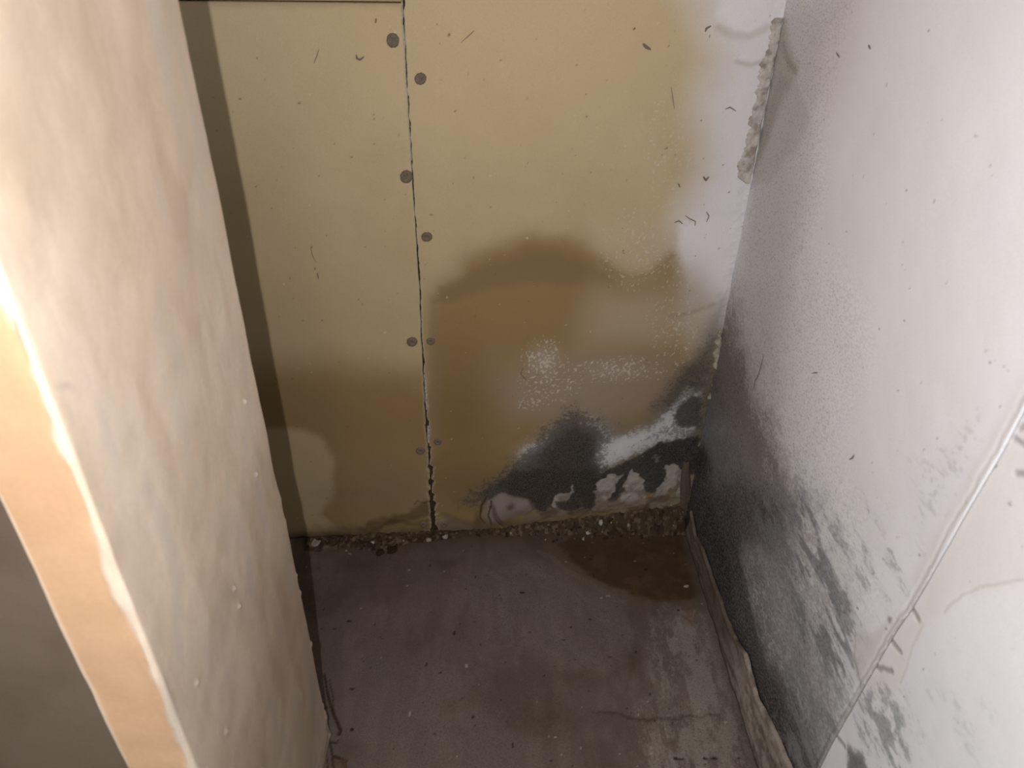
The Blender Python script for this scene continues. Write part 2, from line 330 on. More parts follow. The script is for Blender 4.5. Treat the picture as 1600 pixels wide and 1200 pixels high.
def build_back():
    # substrate behind the boards
    root_pts = []
    bm = bmesh.new()
    for a, z in ((-.95, 0), (.41, 0), (.41, 1.5), (-.95, 1.5)):
        bm.verts.new(back_pt(a, z, -.010))
    for a, z in ((-.95, 0), (.41, 0), (.41, 1.5), (-.95, 1.5)):
        bm.verts.new(back_pt(a, z, -.06))
    v = list(bm.verts)
    for f in ((3, 2, 1, 0), (4, 5, 6, 7), (0, 1, 5, 4), (1, 2, 6, 5), (2, 3, 7, 6), (3, 0, 4, 7)): bm.faces.new([v[i] for i in f])
    me = bpy.data.meshes.new('wall_back'); bm.to_mesh(me); bm.free()
    wall = link('wall_back', me, M_dark, smooth=False, kind='structure')
    wall['label'] = 'stained beige back wall of the nook with mould in its lower right corner'
    # joint between the two boards, photo points of its left and right edge
    L_ = [(627, -300), (629, 0), (629, 35), (632, 60), (635, 130), (640, 200), (645, 300), (650, 370), (655, 450), (658, 530), (660.5, 565), (660.5, 580), (662, 600), (664, 640), (666, 690), (668, 705), (669.5, 740), (671, 780), (672, 800), (673, 836)]
    W_ = [3.0, 3.0, 2.6, 1.4, 1.2, 1.3, 1.5, 1.8, 2.0, 1.8, 2.6, 2.6, 2.4, 4.0, 5.0, 5.0, 7.5, 8.0, 9.5, 13.0]
    zl = np.array([on_back(p)[1] for p in L_])[::-1]; al = np.array([on_back(p)[0] for p in L_])[::-1]
    ar = np.array([on_back((p[0] + w_, p[1]))[0] for p, w_ in zip(L_, W_)])[::-1]
    st = .0018
    def edge(z, arr, seed, amp):
        base = np.interp(z, zl, arr)
        return base + (fbm(z * 0 + .3, z, 120, seed, 4) - .5) * amp * (.5 + 1.8 * ss(.45, .1, z))
    # left board stops at the horizontal joint at the top of the photograph
    ztop = on_back((500, 2))[1]
    def board(a_lo, a_hi, z, side, nu):
        t = np.linspace(0, 1, nu)[None, :]; z = z[:, None]
        A = a_lo * (1 - t) + a_hi * t; Z = z + 0 * A
        s = Surf(A, Z, on_back, BEIGE); paint_back(s, side)
        return A, Z, s
    z = np.arange(.004, ztop, st)
    hi = edge(z, al, 11, .004)[:, None]
    A, Z, s = board(-.93 + 0 * hi, hi, z, 'left', int(.82 / st))
    lip = ss(.004, .0, hi - A); s.mix(lip, (.40, .34, .26), .55); s.h -= lip * .0008
    dz = ss(.006, .0, ztop - Z + (s.fu) * .006); s.mix(dz, (.30, .26, .2), .4); s.h -= dz * .0012
    s.h += (fbm(A, Z, 6, 3) - .5) * .003
    s.h += ss(.08, .0, Z) * (fbm(A, Z, 40, 8) - .5) * .006
    P = np.array([0, YB, 0]) + EB * A[..., None] + NB * s.h[..., None]; P[..., 2] = Z
    me = grid_mesh('plasterboard_panel', P, s, rim=tuple(-NB * .011)); o = link('plasterboard_panel', me, M_back, wall); left = o
    # board above the horizontal joint
    z = np.arange(ztop + .0003, 1.5, .006); hi = edge(z, al, 11, .004)[:, None]
    A, Z, s = board(-.93 + 0 * hi, hi, z, 'top', 140)
    P = np.array([0, YB, 0]) + EB * A[..., None] + NB * (s.h[..., None] - .0015); P[..., 2] = Z
    link('plasterboard_panel', grid_mesh('plasterboard_panel', P, s, rim=tuple(-NB * .0095)), M_back, wall)
    # right board
    st2 = .0013; z = np.concatenate([np.arange(.004, .62, st2), np.arange(.62, .96, st), np.arange(.96, 1.5, .01)])
    lo = edge(z, ar, 29, .007)[:, None]
    A, Z, s = board(lo, XR / EB[0] + .004 + 0 * lo, z, 'right', int(.49 / st2))
    lip = ss(.0035, .0, A - lo); s.mix(lip, (.40, .34, .27), .5)
    s.h += (fbm(A, Z, 6, 13) - .5) * .003
    s.h += s.blob((1000, 800), 240, 110) * (fbm(A, Z, 45, 8) - .5) * .008
    s.h += ss(.03, .0, XR - A) * (fbm(A, Z, 60, 18) - .5) * .006
    P = np.array([0, YB, 0]) + EB * A[..., None] + NB * s.h[..., None]; P[..., 2] = Z
    right = link('plasterboard_panel', grid_mesh('plasterboard_panel', P, s, rim=tuple(-NB * .011)), M_back, wall)
    # filler left in the joint
    for y0, y1, off, col_w in ((2, 70, -2.5, 3.5), (70, 250, -1.6, 2.0), (585, 640, 1.0, 3.5), (665, 692, 2.0, 4.0)):
        pts = []
        for yy in np.linspace(y0, y1, 24):
            a0, zz = on_back((np.interp(yy, [p[1] for p in L_], [p[0] for p in L_]) + off + random.uniform(-.5, .5), yy))
            pts.append((a0, zz, on_back((600 + col_w + random.uniform(-.8, .8), yy))[0] - on_back((600, yy))[0]))
        bm = bmesh.new(); prev = None
        for a0, zz, ww in pts:
            hh = .0012 + random.uniform(-.0006, .0006)
            r = [bm.verts.new(back_pt(a0, zz, -.003)), bm.verts.new(back_pt(a0 + ww * .3, zz, hh)), bm.verts.new(back_pt(a0 + ww * .8, zz, hh * .8)), bm.verts.new(back_pt(a0 + ww, zz, -.003))]
            if prev:
                for i in range(3): bm.faces.new((prev[i], prev[i + 1], r[i + 1], r[i]))
            prev = r
        me = bpy.data.meshes.new('joint_filler'); bm.to_mesh(me); bm.free(); o = link('joint_filler', me, M_filler, wall); o['label'] = 'pale old filler in the board joint'
    # fixings
    def screw(p, r, k):
        bm = bmesh.new(); a, zz = on_back(p)
        prof = [(0, .0022), (.30, .0022), (.36, .0027), (.8, .0028), (1.0, .0022), (1.1, -.001)]
        n = 20; rings = []
        for q, (rr, h) in enumerate(prof):
            ring = []
            for i in range(1 if rr == 0 else n):
                t = 2 * math.pi * i / n; rad = r * rr * (1 + .05 * math.sin(2 * t + k) + random.uniform(-.06, .06))
                hh = h
                ring.append(bm.verts.new(back_pt(a + rad * math.cos(t), zz + rad * math.sin(t), hh)))
            rings.append(ring)
        for i in range(n): bm.faces.new((rings[0][0], rings[1][i], rings[1][(i + 1) % n]))
        for q in range(1, len(prof) - 1):
            for i in range(n): bm.faces.new((rings[q][i], rings[q + 1][i], rings[q + 1][(i + 1) % n], rings[q][(i + 1) % n]))
        me = bpy.data.meshes.new('screw_head'); bm.to_mesh(me); bm.free()
        o = link('screw_head', me, M_rust, wall); o['label'] = 'small dark rusted screw head'
    for k, (p, r) in enumerate([((657, 123), .0072), ((667, 370), .0072), ((673, 533), .0062), ((684, 690), .0060), ((694, 819), .0062),
                                ((614, 63), .0080), ((635, 276), .0085), ((644, 534), .0078), ((657, 704), .0070), ((662, 819), .0062)]):
        screw(p, r, k)
    return wall
wall_back = build_back()

# torn paper tape and plaster in the corner, part of the back wall
def ragged_strip(name, left, right, mat_surf, parent, thick=.004, seed=1, base=(.33, .30, .27), nz=160, nu=14, lumps=.006, mix2=(.2, .17, .15)):
    ly = np.array([p[1] for p in left], float); lx = np.array([p[0] for p in left], float)
    ry = np.array([p[1] for p in right], float); rx = np.array([p[0] for p in right], float)
    ys = np.linspace(ly.min(), ly.max(), nz); A = np.zeros((nz, nu)); Z = np.zeros((nz, nu))
    for i, y in enumerate(ys):
        a0, z0 = on_back((np.interp(y, ly, lx), y)); a1, z1 = on_back((np.interp(y, ry, rx), y))
        t = np.linspace(0, 1, nu); j = (fbm(np.array([.5]), np.array([y * .01]), 14, seed, 3)[0] - .5) * .012
        A[i] = (a0 + j) * (1 - t) + a1 * t; Z[i] = z0 * (1 - t) + z1 * t
    s = Surf(A, Z, on_back, base)
    n = fbm(A, Z, 130, seed, 4); s.mix(ss(.5, .68, n), mix2, .8); s.mix(ss(.45, .3, n), [c * 1.3 for c in base], .8)
    T = np.linspace(0, 1, nu)[None, :]
    H = thick * np.minimum(1, np.minimum(T, 1.3 - T) * 6) + (fbm(A, Z, 110, seed + 5) - .5) * lumps
    P = np.array([0, YB, 0]) + EB * A[..., None] + NB * H[..., None]; P[..., 2] = Z
    return link(name, grid_mesh(name, P[::-1], None) if False else grid_mesh(name, P[::-1], type('q', (), {'c': s.c[::-1], 'm': s.m[::-1], 'wet': s.wet[::-1]})(), rim=tuple(-NB * .006)), mat_surf, parent)
o = ragged_strip('corner_tape', [(1206, 28), (1203, 60), (1190, 96), (1183, 135), (1172, 190), (1161, 235), (1149, 268), (1162, 286)],
             [(1222, 28), (1217, 60), (1209, 96), (1201, 135), (1190, 190), (1181, 235), (1174, 268), (1170, 286)], M_back, wall_back, thick=.0025, seed=3, base=(.40, .365, .33), lumps=.005, mix2=(.24, .20, .17))
o['label'] = 'torn rough grey tape along the upper corner'
o = ragged_strip('peeling_flake', [(1122, 512), (1118, 545), (1116, 562), (1116, 585), (1112, 608), (1106, 622)],
             [(1125, 512), (1126, 540), (1133, 548), (1124, 585), (1117, 606), (1108, 622)], M_back, wall_back, thick=.006, seed=9, base=(.34, .31, .24), nz=60, nu=10, lumps=.008, mix2=(.17, .15, .11))
o['label'] = 'greenish grey peeling paint flake low in the corner'

# ------------------------------------------------------------------ right wall
def seam_y(z):                                    # joint of the two boards on the right wall
    P = [on_right(p) for p in [(1680, 500), (1600, 637), (1560, 712), (1500, 815), (1450, 905), (1424, 950), (1400, 985), (1384, 1012), (1340, 1090), (1300, 1160), (1280, 1200), (1250, 1260)]]
    P.sort(key=lambda q: q[1]); return np.interp(z, [q[1] for q in P], [q[0] for q in P])
def build_right():
    bm = bmesh.new()
    for x in (XR + .010, XR + .06):
        for y, z in ((.0, 0), (1.06, 0), (1.06, 1.5), (.0, 1.5)): bm.verts.new((x, y, z))
    v = list(bm.verts)
    for f in ((0, 1, 2, 3), (7, 6, 5, 4), (0, 4, 5, 1), (1, 5, 6, 2), (2, 6, 7, 3), (3, 7, 4, 0)): bm.faces.new([v[i] for i in f])
    me = bpy.data.meshes.new('wall_right'); bm.to_mesh(me); bm.free()
    wall = link('wall_right', me, M_dark, smooth=False, kind='structure'); wall['label'] = 'white right wall with black mould spreading from its base'
    WHITE = (.82, .815, .84)
    def paint(s, far):
        Y, Z = s.U, s.V
        s.c *= (1 + (fbm(Y, Z, 5, 21) - .5) * .10)[..., None]
        s.tint(ss(.45, .65, fbm(Y, Z, 9, 55)), (.96, .97, 1.0), .6)
        if far:
            # greyish soiling along the corner, top to bottom
            s.mix(s.poly([(1225, -40), (1340, -40), (1310, 120), (1262, 250), (1250, 400), (1230, 560), (1200, 700), (1100, 700), (1130, 470), (1160, 300), (1190, 160)], .09, .04), (.55, .525, .53), .8)
            s.mix(s.poly([(1225, 10), (1232, 60), (1250, 110), (1225, 150), (1195, 230), (1170, 270), (1190, 170), (1212, 60)], .012, .02, .006), (.40, .37, .32), .85)
            s.tint(s.line([(1225, 70), (1232, 95), (1245, 112)], .004, .004, .006), (.7, .68, .65), .8)
            s.mould(s.poly([(1200, 0), (1330, -40), (1290, 150), (1275, 300), (1250, 420), (1150, 420), (1175, 250)], .05, .05), .27)
            s.mould(s.poly([(1220, 100), (1250, 110), (1275, 190), (1245, 260), (1200, 300), (1165, 300), (1190, 180)], .02, .03, .01), .36)
            s.mould(s.poly([(1150, 380), (1300, 420), (1350, 560), (1300, 700), (1350, 900), (1200, 800), (1120, 600), (1130, 480)], .06, .06), .22)
            # brown haze of mould
            s.speck(s.poly([(1140, 440), (1190, 540), (1230, 640), (1270, 740), (1290, 800), (1320, 900), (1330, 1100), (1340, 1290), (1060, 1290), (1060, 650)], .09, .06, .012) * .62, (.34, .315, .31), .8, 250, 70, .2, ax=.6)
            h = s.poly([(1128, 450), (1150, 520), (1168, 600), (1198, 650), (1212, 700), (1222, 750), (1245, 800), (1235, 870), (1160, 900), (1060, 900), (1060, 650), (1105, 560)], .055, .05, .012)
            s.mix(h, (.34, .29, .26), .55); s.speck(h * .85, (.15, .122, .105), .8, 230, 24, .12, ax=.7)
            s.speck(s.poly([(1110, 560), (1128, 600), (1150, 660), (1170, 760), (1060, 800), (1070, 650)], .03, .04, .01) * .5, (.085, .068, .056), .75, 200, 25, .15, ax=.7)
            g = s.poly([(1108, 640), (1150, 680), (1190, 740), (1240, 790), (1240, 850), (1255, 930), (1270, 1010), (1300, 1100), (1320, 1290), (1210, 1290), (1150, 930), (1060, 900), (1060, 700)], .05, .05, .012)
            s.mix(g, (.40, .395, .41), .6); s.speck(g * .62, (.17, .165, .172), .85, 250, 26, .15, ax=.6)
            q = s.poly([(1180, 850), (1215, 860), (1250, 940), (1265, 1010), (1285, 1100), (1285, 1150), (1245, 1080), (1215, 1000)], .03, .03, .01); s.mix(q, (.42, .415, .43), .5)
            # thick black growth in the corner and above the base strip
            k = s.poly([(1080, 688), (1105, 692), (1118, 720), (1120, 750), (1150, 775), (1160, 830), (1160, 870), (1180, 940), (1200, 1010), (1225, 1050), (1260, 1120), (1290, 1200), (1310, 1290), (1200, 1290), (1180, 1100), (1130, 960), (1090, 860), (1060, 800)], .045, .03, .014)
            s.mix(k ** 4, (.055, .049, .049), .6); s.speck(k ** 2.5, (.050, .044, .043), .8, 240, 27, .3, ax=.6)
            k = s.poly([(1080, 688), (1098, 692), (1108, 720), (1100, 760), (1125, 830), (1135, 880), (1150, 950), (1175, 1010), (1195, 1060), (1230, 1130), (1250, 1200), (1270, 1290), (1200, 1290), (1180, 1100), (1130, 960), (1090, 860), (1060, 800)], .015, .03, .010)
            s.mix(k, (.022, .017, .016), .85)
            k2 = s.poly([(1120, 745), (1185, 755), (1225, 800), (1200, 840), (1140, 840)], .03, .03, .01); s.mix(k2, (.085, .076, .078), .65); s.speck(k2 * .5, (.05, .044, .044), .7, 260, 28, .15)
            q = s.line([(1104, 695), (1106, 740), (1118, 765)], .003, .003, 0, .006); s.speck(q, (.16, .12, .095), .9, 240, 29, .2)
            # streaky blue-grey growth running along the wall
            BG = (.30, .30, .325)
            stx = fbm(Y, Z, 60, 77, 4, ax=.35, ay=1.2)
            reg = s.poly([(1225, 740), (1290, 800), (1330, 880), (1350, 1000), (1355, 1080), (1310, 1180), (1270, 1250), (1235, 1180), (1235, 1020), (1225, 900), (1180, 810)], .05, .05, .012)
            s.speck(reg * (.30 + .55 * ss(.42, .62, stx)), BG, .85, 330, 30, .14, ax=.38)
            s.speck(reg * (.15 + .5 * ss(.50, .62, stx)), (.19, .19, .205), .6, 260, 31, .1, ax=.3)
            reg2 = s.poly([(1270, 790), (1350, 780), (1400, 830), (1410, 930), (1370, 980), (1320, 930)], .05, .05, .012); s.speck(reg2 * (.18 + .35 * ss(.45, .6, stx)), (.34, .335, .35), .8, 300, 32, .12, ax=.4)
            reg3 = s.poly([(1440, 720), (1540, 650), (1515, 760), (1440, 860)], .04, .05, .01); s.speck(reg3 * .42, (.42, .415, .42), .7, 300, 33, .12, ax=.5)
            reg4 = s.poly([(1285, 1010), (1345, 1050), (1340, 1120), (1290, 1200), (1250, 1190)], .03, .04, .01); s.speck(reg4 * (.35 + .5 * ss(.42, .6, stx)), BG, .85, 300, 34, .12, ax=.4)
            # beige filler beside the joint
            q = s.poly([(1337, 990), (1365, 985), (1400, 960), (1420, 940), (1390, 1000), (1345, 1078), (1338, 1040)], .005, .012, .006)
            s.mix(q, (.60, .555, .525), .5); s.m *= 1 - q * .7
            s.tint(s.line([(1337, 985), (1336, 1030), (1346, 1075)], .0012, .001, 0, .003), (.6, .58, .57), .7)
            s.mix(s.poly([(1560, 690), (1600, 640), (1640, 560), (1600, 600), (1490, 790), (1430, 900), (1425, 935)], .012, .01), (.66, .61, .58), .6)
            q = s.blob((1390, 968), 6, 10, .002, .006); s.mix(q, (.25, .23, .22), .9)
        else:
            s.mix(s.poly([(1424, 950), (1520, 790), (1620, 640), (1700, 900), (1500, 930), (1445, 970), (1420, 1010), (1412, 1060), (1375, 1095), (1335, 1110)], .008, .012, .006), (.80, .76, .74), .75)
            s.tint(s.line([(1600, 905), (1520, 920), (1490, 940), (1475, 958)], .0012, .001, 0, .004), (.8, .76, .74), .7)
            s.tint(s.line([(1443, 975), (1425, 1010), (1416, 1045), (1408, 1065)], .0012, .001, 0, .003), (.82, .78, .76), .7)
            stx = fbm(Y, Z, 80, 87, 4, ax=.5, ay=1.0)
            reg = s.poly([(1340, 1090), (1380, 1070), (1415, 1110), (1425, 1170), (1400, 1215), (1350, 1170), (1335, 1130)], .025, .03, .012)
            s.speck(reg * (.35 + .5 * ss(.42, .6, stx)), (.30, .31, .335), .85, 330, 35, .15, ax=.5)
            s.speck(s.poly([(1400, 1010), (1470, 1030), (1570, 1070), (1580, 1190), (1440, 1220), (1390, 1110)], .04, .04, .012) * (.03 + .30 * ss(.45, .62, stx)), (.52, .535, .57), .75, 300, 36, .15, ax=.5)
            s.speck(s.poly([(1322, 1163), (1345, 1178), (1362, 1230), (1325, 1230)], .008, .012, .008), (.19, .185, .20), .85, 300, 37, .2)
        # flecks
        kf = fbm(Y, Z, 150, 901 + far, 2); s.mix(ss(.89, .94, kf), (.2, .17, .155), .7)
    def board(Y, Z, far):
        s = Surf(Y, Z, on_right, WHITE); paint(s, far)
        d = Y - seam_y(Z) + s.fu * .004
        if far:
            s.h += (fbm(Y, Z, 5, 66) - .5) * .004
            s.h += np.exp(-((d - .0022) / .0016) ** 2) * .0003 - np.exp(-((d - .007) / .002) ** 2) * .0005
            s.mix(ss(.0022, .0006, np.abs(d)) * ss(.62, .45, Z), (.30, .27, .25), .75)
            s.tint(np.exp(-((d - .006) / .0018) ** 2) * ss(.3, .5, fbm(Y, Z, 18, 71)), (.85, .83, .81), .4)
        else:
            s.h += (fbm(Y, Z, 5, 67) - .5) * .003 - .0005
        s.h += (fbm(Y, Z, 70, 44) - .5) * .0003
        for P in [[(1423, 953), (1434, 968)], [(1394, 1003), (1406, 1018)], [(1370, 1043), (1392, 1047)], [(1308, 1152), (1318, 1165)]]:
            q = s.line(P, .0028, .002, 0, .004); s.mix(q, (.36, .33, .315), .85); s.h -= q * .0010
        for P in [[(1591, 668), (1600, 662)], [(1583, 685), (1600, 696), (1620, 700)], [(1585, 738), (1610, 742)]]:
            q = s.line(P, .0022, .002, 0, .003); s.mix(q, (.36, .32, .31), .8); s.h -= q * .001
        X = XR - s.h
        P = np.stack([X, Y, Z], -1)
        return P, s
    z = np.concatenate([np.arange(.003, .60, .0013), np.arange(.60, 1.10, .0018)]); y = np.linspace(0, 1, 480)
    Z = z[:, None] + 0 * y[None]; Y0 = seam_y(z)[:, None] + .0006
    Y = Y0 + (1.045 - Y0) * y[None]
    P, s = board(Y, Z, True); n = link('plasterboard_panel', grid_mesh('plasterboard_panel', P[:, ::-1], type('q', (), {'c': s.c[:, ::-1], 'm': s.m[:, ::-1], 'wet': s.wet[:, ::-1]})(), rim=(.011, 0, 0)), M_right, wall)
    y = np.linspace(0, 1, 280); Z = z[:, None] + 0 * y[None]; Y = .02 + (seam_y(z)[:, None] - .0006 - .02) * y[None]
    P, s = board(Y, Z, False); n = link('plasterboard_panel', grid_mesh('plasterboard_panel', P[:, ::-1], type('q', (), {'c': s.c[:, ::-1], 'm': s.m[:, ::-1], 'wet': s.wet[:, ::-1]})(), rim=(.011, 0, 0)), M_right, wall)
    return wall
wall_right = build_right()

# ragged coving strip where the right wall meets the floor
def build_base_strip():
    lower = [(1052, 735), (1066, 800), (1072, 832), (1088, 872), (1100, 912), (1115, 955), (1130, 1000), (1148, 1050), (1166, 1108), (1190, 1200), (1225, 1320)]
    upper = [(1078, 722), (1090, 790), (1094, 850), (1110, 880), (1122, 920), (1134, 950), (1148, 990), (1164, 1030), (1186, 1068), (1200, 1125), (1236, 1200), (1290, 1320)]
    ys = np.linspace(835, 1290, 260); nu = 16; P = np.zeros((len(ys), nu, 3))
    Y = np.zeros((len(ys), nu)); Z = np.zeros_like(Y)
    for i, py in enumerate(ys):
        a = on_floor((np.interp(py, [p[1] for p in lower], [p[0] for p in lower]), py))
        b = on_right((np.interp(py - 12, [p[1] for p in upper], [p[0] for p in upper]), py - 12))
        y0 = a[1]; x0 = min(a[0], XR - .002); zt = max(.012, b[1])
        for j in range(nu):
            t = j / (nu - 1)
            Y[i, j] = y0; Z[i, j] = zt * t
            x = x0 + (XR - .001 - x0) * t ** .6
            x += -.0022 * math.exp(-((t - .30 - .06 * math.sin(y0 * 30)) / .08) ** 2) - .0020 * math.exp(-((t - .93) / .07) ** 2) - .004
            P[i, j] = (x, y0, zt * t)
    s = Surf(Y, Z, lambda p: p, (.30, .255, .215))
    n = fbm(Y, Z, 120, 5, 4, ax=.35); s.mix(ss(.5, .66, n), (.13, .10, .08), .8); s.mix(ss(.42, .3, n), (.42, .37, .32), .7)
    s.mix(ss(.60, .80, Y + (fbm(Y, Z, 12, 3) - .5) * .15), (.095, .07, .05), .85)
    P[..., 0] -= (fbm(Y, Z, 90, 9, 3, ax=.4) - .5) * .004
    o = link('trim_1', grid_mesh('trim_1', P, s, rim=(.004, 0, 0)), M_floor, kind='structure'); o['label'] = 'ragged pale coving strip at the foot of the right wall'
    # upper continuation: curled edge of board at the inner corner
    ys = np.linspace(722, 836, 90); nu = 10; P = np.zeros((len(ys), nu, 3)); Y = np.zeros((len(ys), nu)); Z = np.zeros_like(Y)
    for i, py in enumerate(ys):
        x0 = np.interp(py, [700, 740, 790, 836], [1072, 1064, 1062, 1071]); x1 = np.interp(py, [700, 740, 790, 836], [1076, 1078, 1082, 1088])
        for j in range(nu):
            t = j / (nu - 1); a, zz = on_back((x0 + (x1 - x0) * t, py)); zz = max(zz, .001)
            hgt = .001 + .0035 * math.sin(math.pi * t) ** .6 + .001 * (random.random() - .5)
            q = back_pt(a, zz, hgt); P[i, j] = (min(q[0], XR - .001), q[1], zz); Y[i, j] = a; Z[i, j] = zz
    s = Surf(Y, Z, lambda p: p, (.105, .075, .05)); n = fbm(Y, Z, 160, 5, 3, ay=.3); s.mix(ss(.5, .66, n), (.08, .055, .04), .8)
    o = link('trim_2', grid_mesh('trim_2', P[::-1], type('q', (), {'c': s.c[::-1], 'm': s.m[::-1], 'wet': s.wet[::-1]})(), rim=tuple(-NB * .006)), M_floor, kind='structure'); o['label'] = 'curled brown edge of torn board in the inner corner'
build_base_strip()

# ------------------------------------------------------------------ floor
def build_floor():
    x = np.concatenate([np.arange(-1.0, -.40, .01), np.arange(-.40, XR + .012, .002)]); y = np.concatenate([np.arange(-.1, .40, .01), np.arange(.40, 1.062, .002)])
    Xg, Yg = np.meshgrid(x, y)
    s = Surf(Xg, Yg, on_floor, (.105, .080, .064))
    n = fbm(Xg, Yg, 9, 61, 5); s.tint(ss(.42, .62, n), (.72, .68, .64), .7)
    tro = fbm(Xg, Yg, 40, 62, 4, ax=1.2, ay=.3); s.tint(ss(.45, .65, tro), (1.18, 1.18, 1.18), .8)
    s.mix(s.poly([(700, 940), (800, 880), (900, 920), (1000, 960), (1080, 960), (1110, 1010), (1150, 1200), (950, 1200), (930, 1080), (760, 1020)], .05, .06, .01) * (.3 + .7 * ss(.40, .62, fbm(Xg, Yg, 30, 64, 5, ax=1.4, ay=.5))), (.150, .122, .10), .6)
    s.speck(s.poly([(1030, 950), (1110, 950), (1160, 1110), (1180, 1240), (1000, 1240), (1010, 1080)], .04, .04, .01) * (.40 + .45 * ss(.40, .62, fbm(Xg, Yg, 50, 65, 5, ax=1.5, ay=.5))), (.27, .235, .20), .75, 160, 40, .2, ax=1.4, ay=.6)
    s.mix(ss(-.355, -.375, Xg + s.wu * .01), (.30, .235, .185), .9)
    # damp brown patch in the back corner
    d = s.poly([(868, 848), (900, 835), (1000, 830), (1075, 830), (1100, 905), (1100, 930), (1045, 938), (990, 930), (950, 918), (915, 890), (885, 862)], .006, .03, .012)
    s.mix(s.poly([(840, 845), (1075, 825), (1110, 950), (990, 950), (900, 910)], .03, .03), (.085, .055, .03), .5)
    s.mix(d, (.050, .027, .011), .86); s.tint(d * ss(.45, .7, fbm(Xg, Yg, 40, 83)), (1.5, 1.45, 1.4), .6); s.wet += d * .6
    for p, rx, ry in (((850, 1130), 70, 50), ((980, 1030), 40, 30), ((560, 880), 70, 18), ((690, 880), 50, 12), ((900, 1060), 60, 30), ((1010, 1110), 25, 30)):
        s.mix(s.blob(p, rx, ry, .05, .02), (.065, .044, .028), .55)
    for P_, wd in (([(842, 862), (868, 872), (888, 890), (915, 905), (940, 925), (975, 942)], .005), ([(820, 880), (860, 905), (900, 930), (930, 960), (990, 985)], .006), ([(760, 890), (800, 925), (850, 960), (890, 1010)], .005), ([(1040, 945), (1060, 960), (1085, 975)], .005)):
        s.speck(s.line(P_, wd, wd, .015, .008) * .7, (.17, .142, .118), .6, 200, 80, .2)
    s.speck(s.poly([(700, 900), (850, 870), (980, 950), (960, 1060), (760, 1020)], .05, .05, .01) * .5, (.145, .118, .095), .6, 120, 81, .2)
    s.speck(s.poly([(560, 1000), (760, 1000), (900, 1250), (520, 1250)], .08, .05, .01) * .45, (.135, .112, .095), .6, 120, 82, .2)
    # dirt line along the back wall
    back = YB + TB * Xg - Yg
    s.mix(ss(.06, .01, back + s.wv * .05) * (.35 + .65 * ss(-.34, -.30, Xg)), (.07, .046, .026), .85)
    s.mix(ss(.030, .008, XR - Xg + s.wu * .02), (.10, .08, .06), .6)
    s.tint(s.line([(925, 1115), (965, 1116), (1010, 1122), (1120, 1118)], .002, .002, .01, .01), (.5, .45, .4), .7)
    # reddish spot
    s.mix(s.blob((1075, 965), 16, 22, .01, .02), (.17, .085, .05), .6)
    k = fbm(Xg, Yg, 120, 66, 2); s.mix(ss(.865, .90, k), (.025, .015, .01), .95); s.h -= ss(.865, .90, k) * .0015
    k = fbm(Xg, Yg, 110, 67, 2); s.mix(ss(.90, .93, k), (.35, .31, .26), .7)
    # hairline crack and broken filler beside the left wall
    for P, wd in (([(506, 1052), (512, 1085), (519, 1108)], .0016), ([(519, 1108), (525, 1125), (532, 1140), (530, 1146)], .0022), ([(514, 1060), (521, 1092), (520, 1102), (510, 1106)], .0007), ([(515, 1160), (518, 1170), (521, 1200)], .0014), ([(513, 1156), (526, 1160)], .0014), ([(511, 1180), (512, 1200)], .0008), ([(522, 1180), (535, 1184), (540, 1200)], .0016)):
        q = s.line(P, wd, .0008, 0, .002); s.mix(q, (.035, .02, .01), .95); s.h -= q * .003
    q = s.blob((550, 1140), 4, 3.5); s.mix(q, (.03, .02, .012)); 
    s.mix(s.poly([(522, 1182), (542, 1186), (548, 1230), (522, 1230)], .002, 0, .006), (.10, .06, .035), .8)
    s.h += (fbm(Xg, Yg, 6, 68) - .5) * .004 + (fbm(Xg, Yg, 50, 69) - .5) * .0012
    P = np.stack([Xg, Yg, s.h - .001], -1)
    o = link('floor', grid_mesh('floor', P, s, rim=(0, 0, -.05)), M_floor, kind='structure'); o['label'] = 'dark damp bare concrete floor of the nook'
build_floor()

# ------------------------------------------------------------------ wall turning off to the left beyond the wall end
def build_outer():
    x = np.linspace(-.60, PX0 + .003, 60); z = np.arange(0, .80, .008); X, Z = np.meshgrid(x, z)
    s = Surf(X, Z, lambda p: p, (.255, .192, .138)); s.tint(ss(.4, .65, fbm(X, Z, 8, 401)), (.82, .80, .78), .8)
    k = fbm(X, Z, 60, 402, 2); s.mix(ss(.88, .92, k), (.5, .45, .4), .7)
    Y = .50 + (fbm(X, Z, 8, 403) - .5) * .004
    o = link('wall_outer', grid_mesh('wall_outer', np.stack([X, Y, Z], -1)[:, ::-1][:, ::-1], s, rim=(0, .05, 0)), M_left, kind='structure')
    o['label'] = 'brown dim wall face beyond the left wall end'
build_outer()

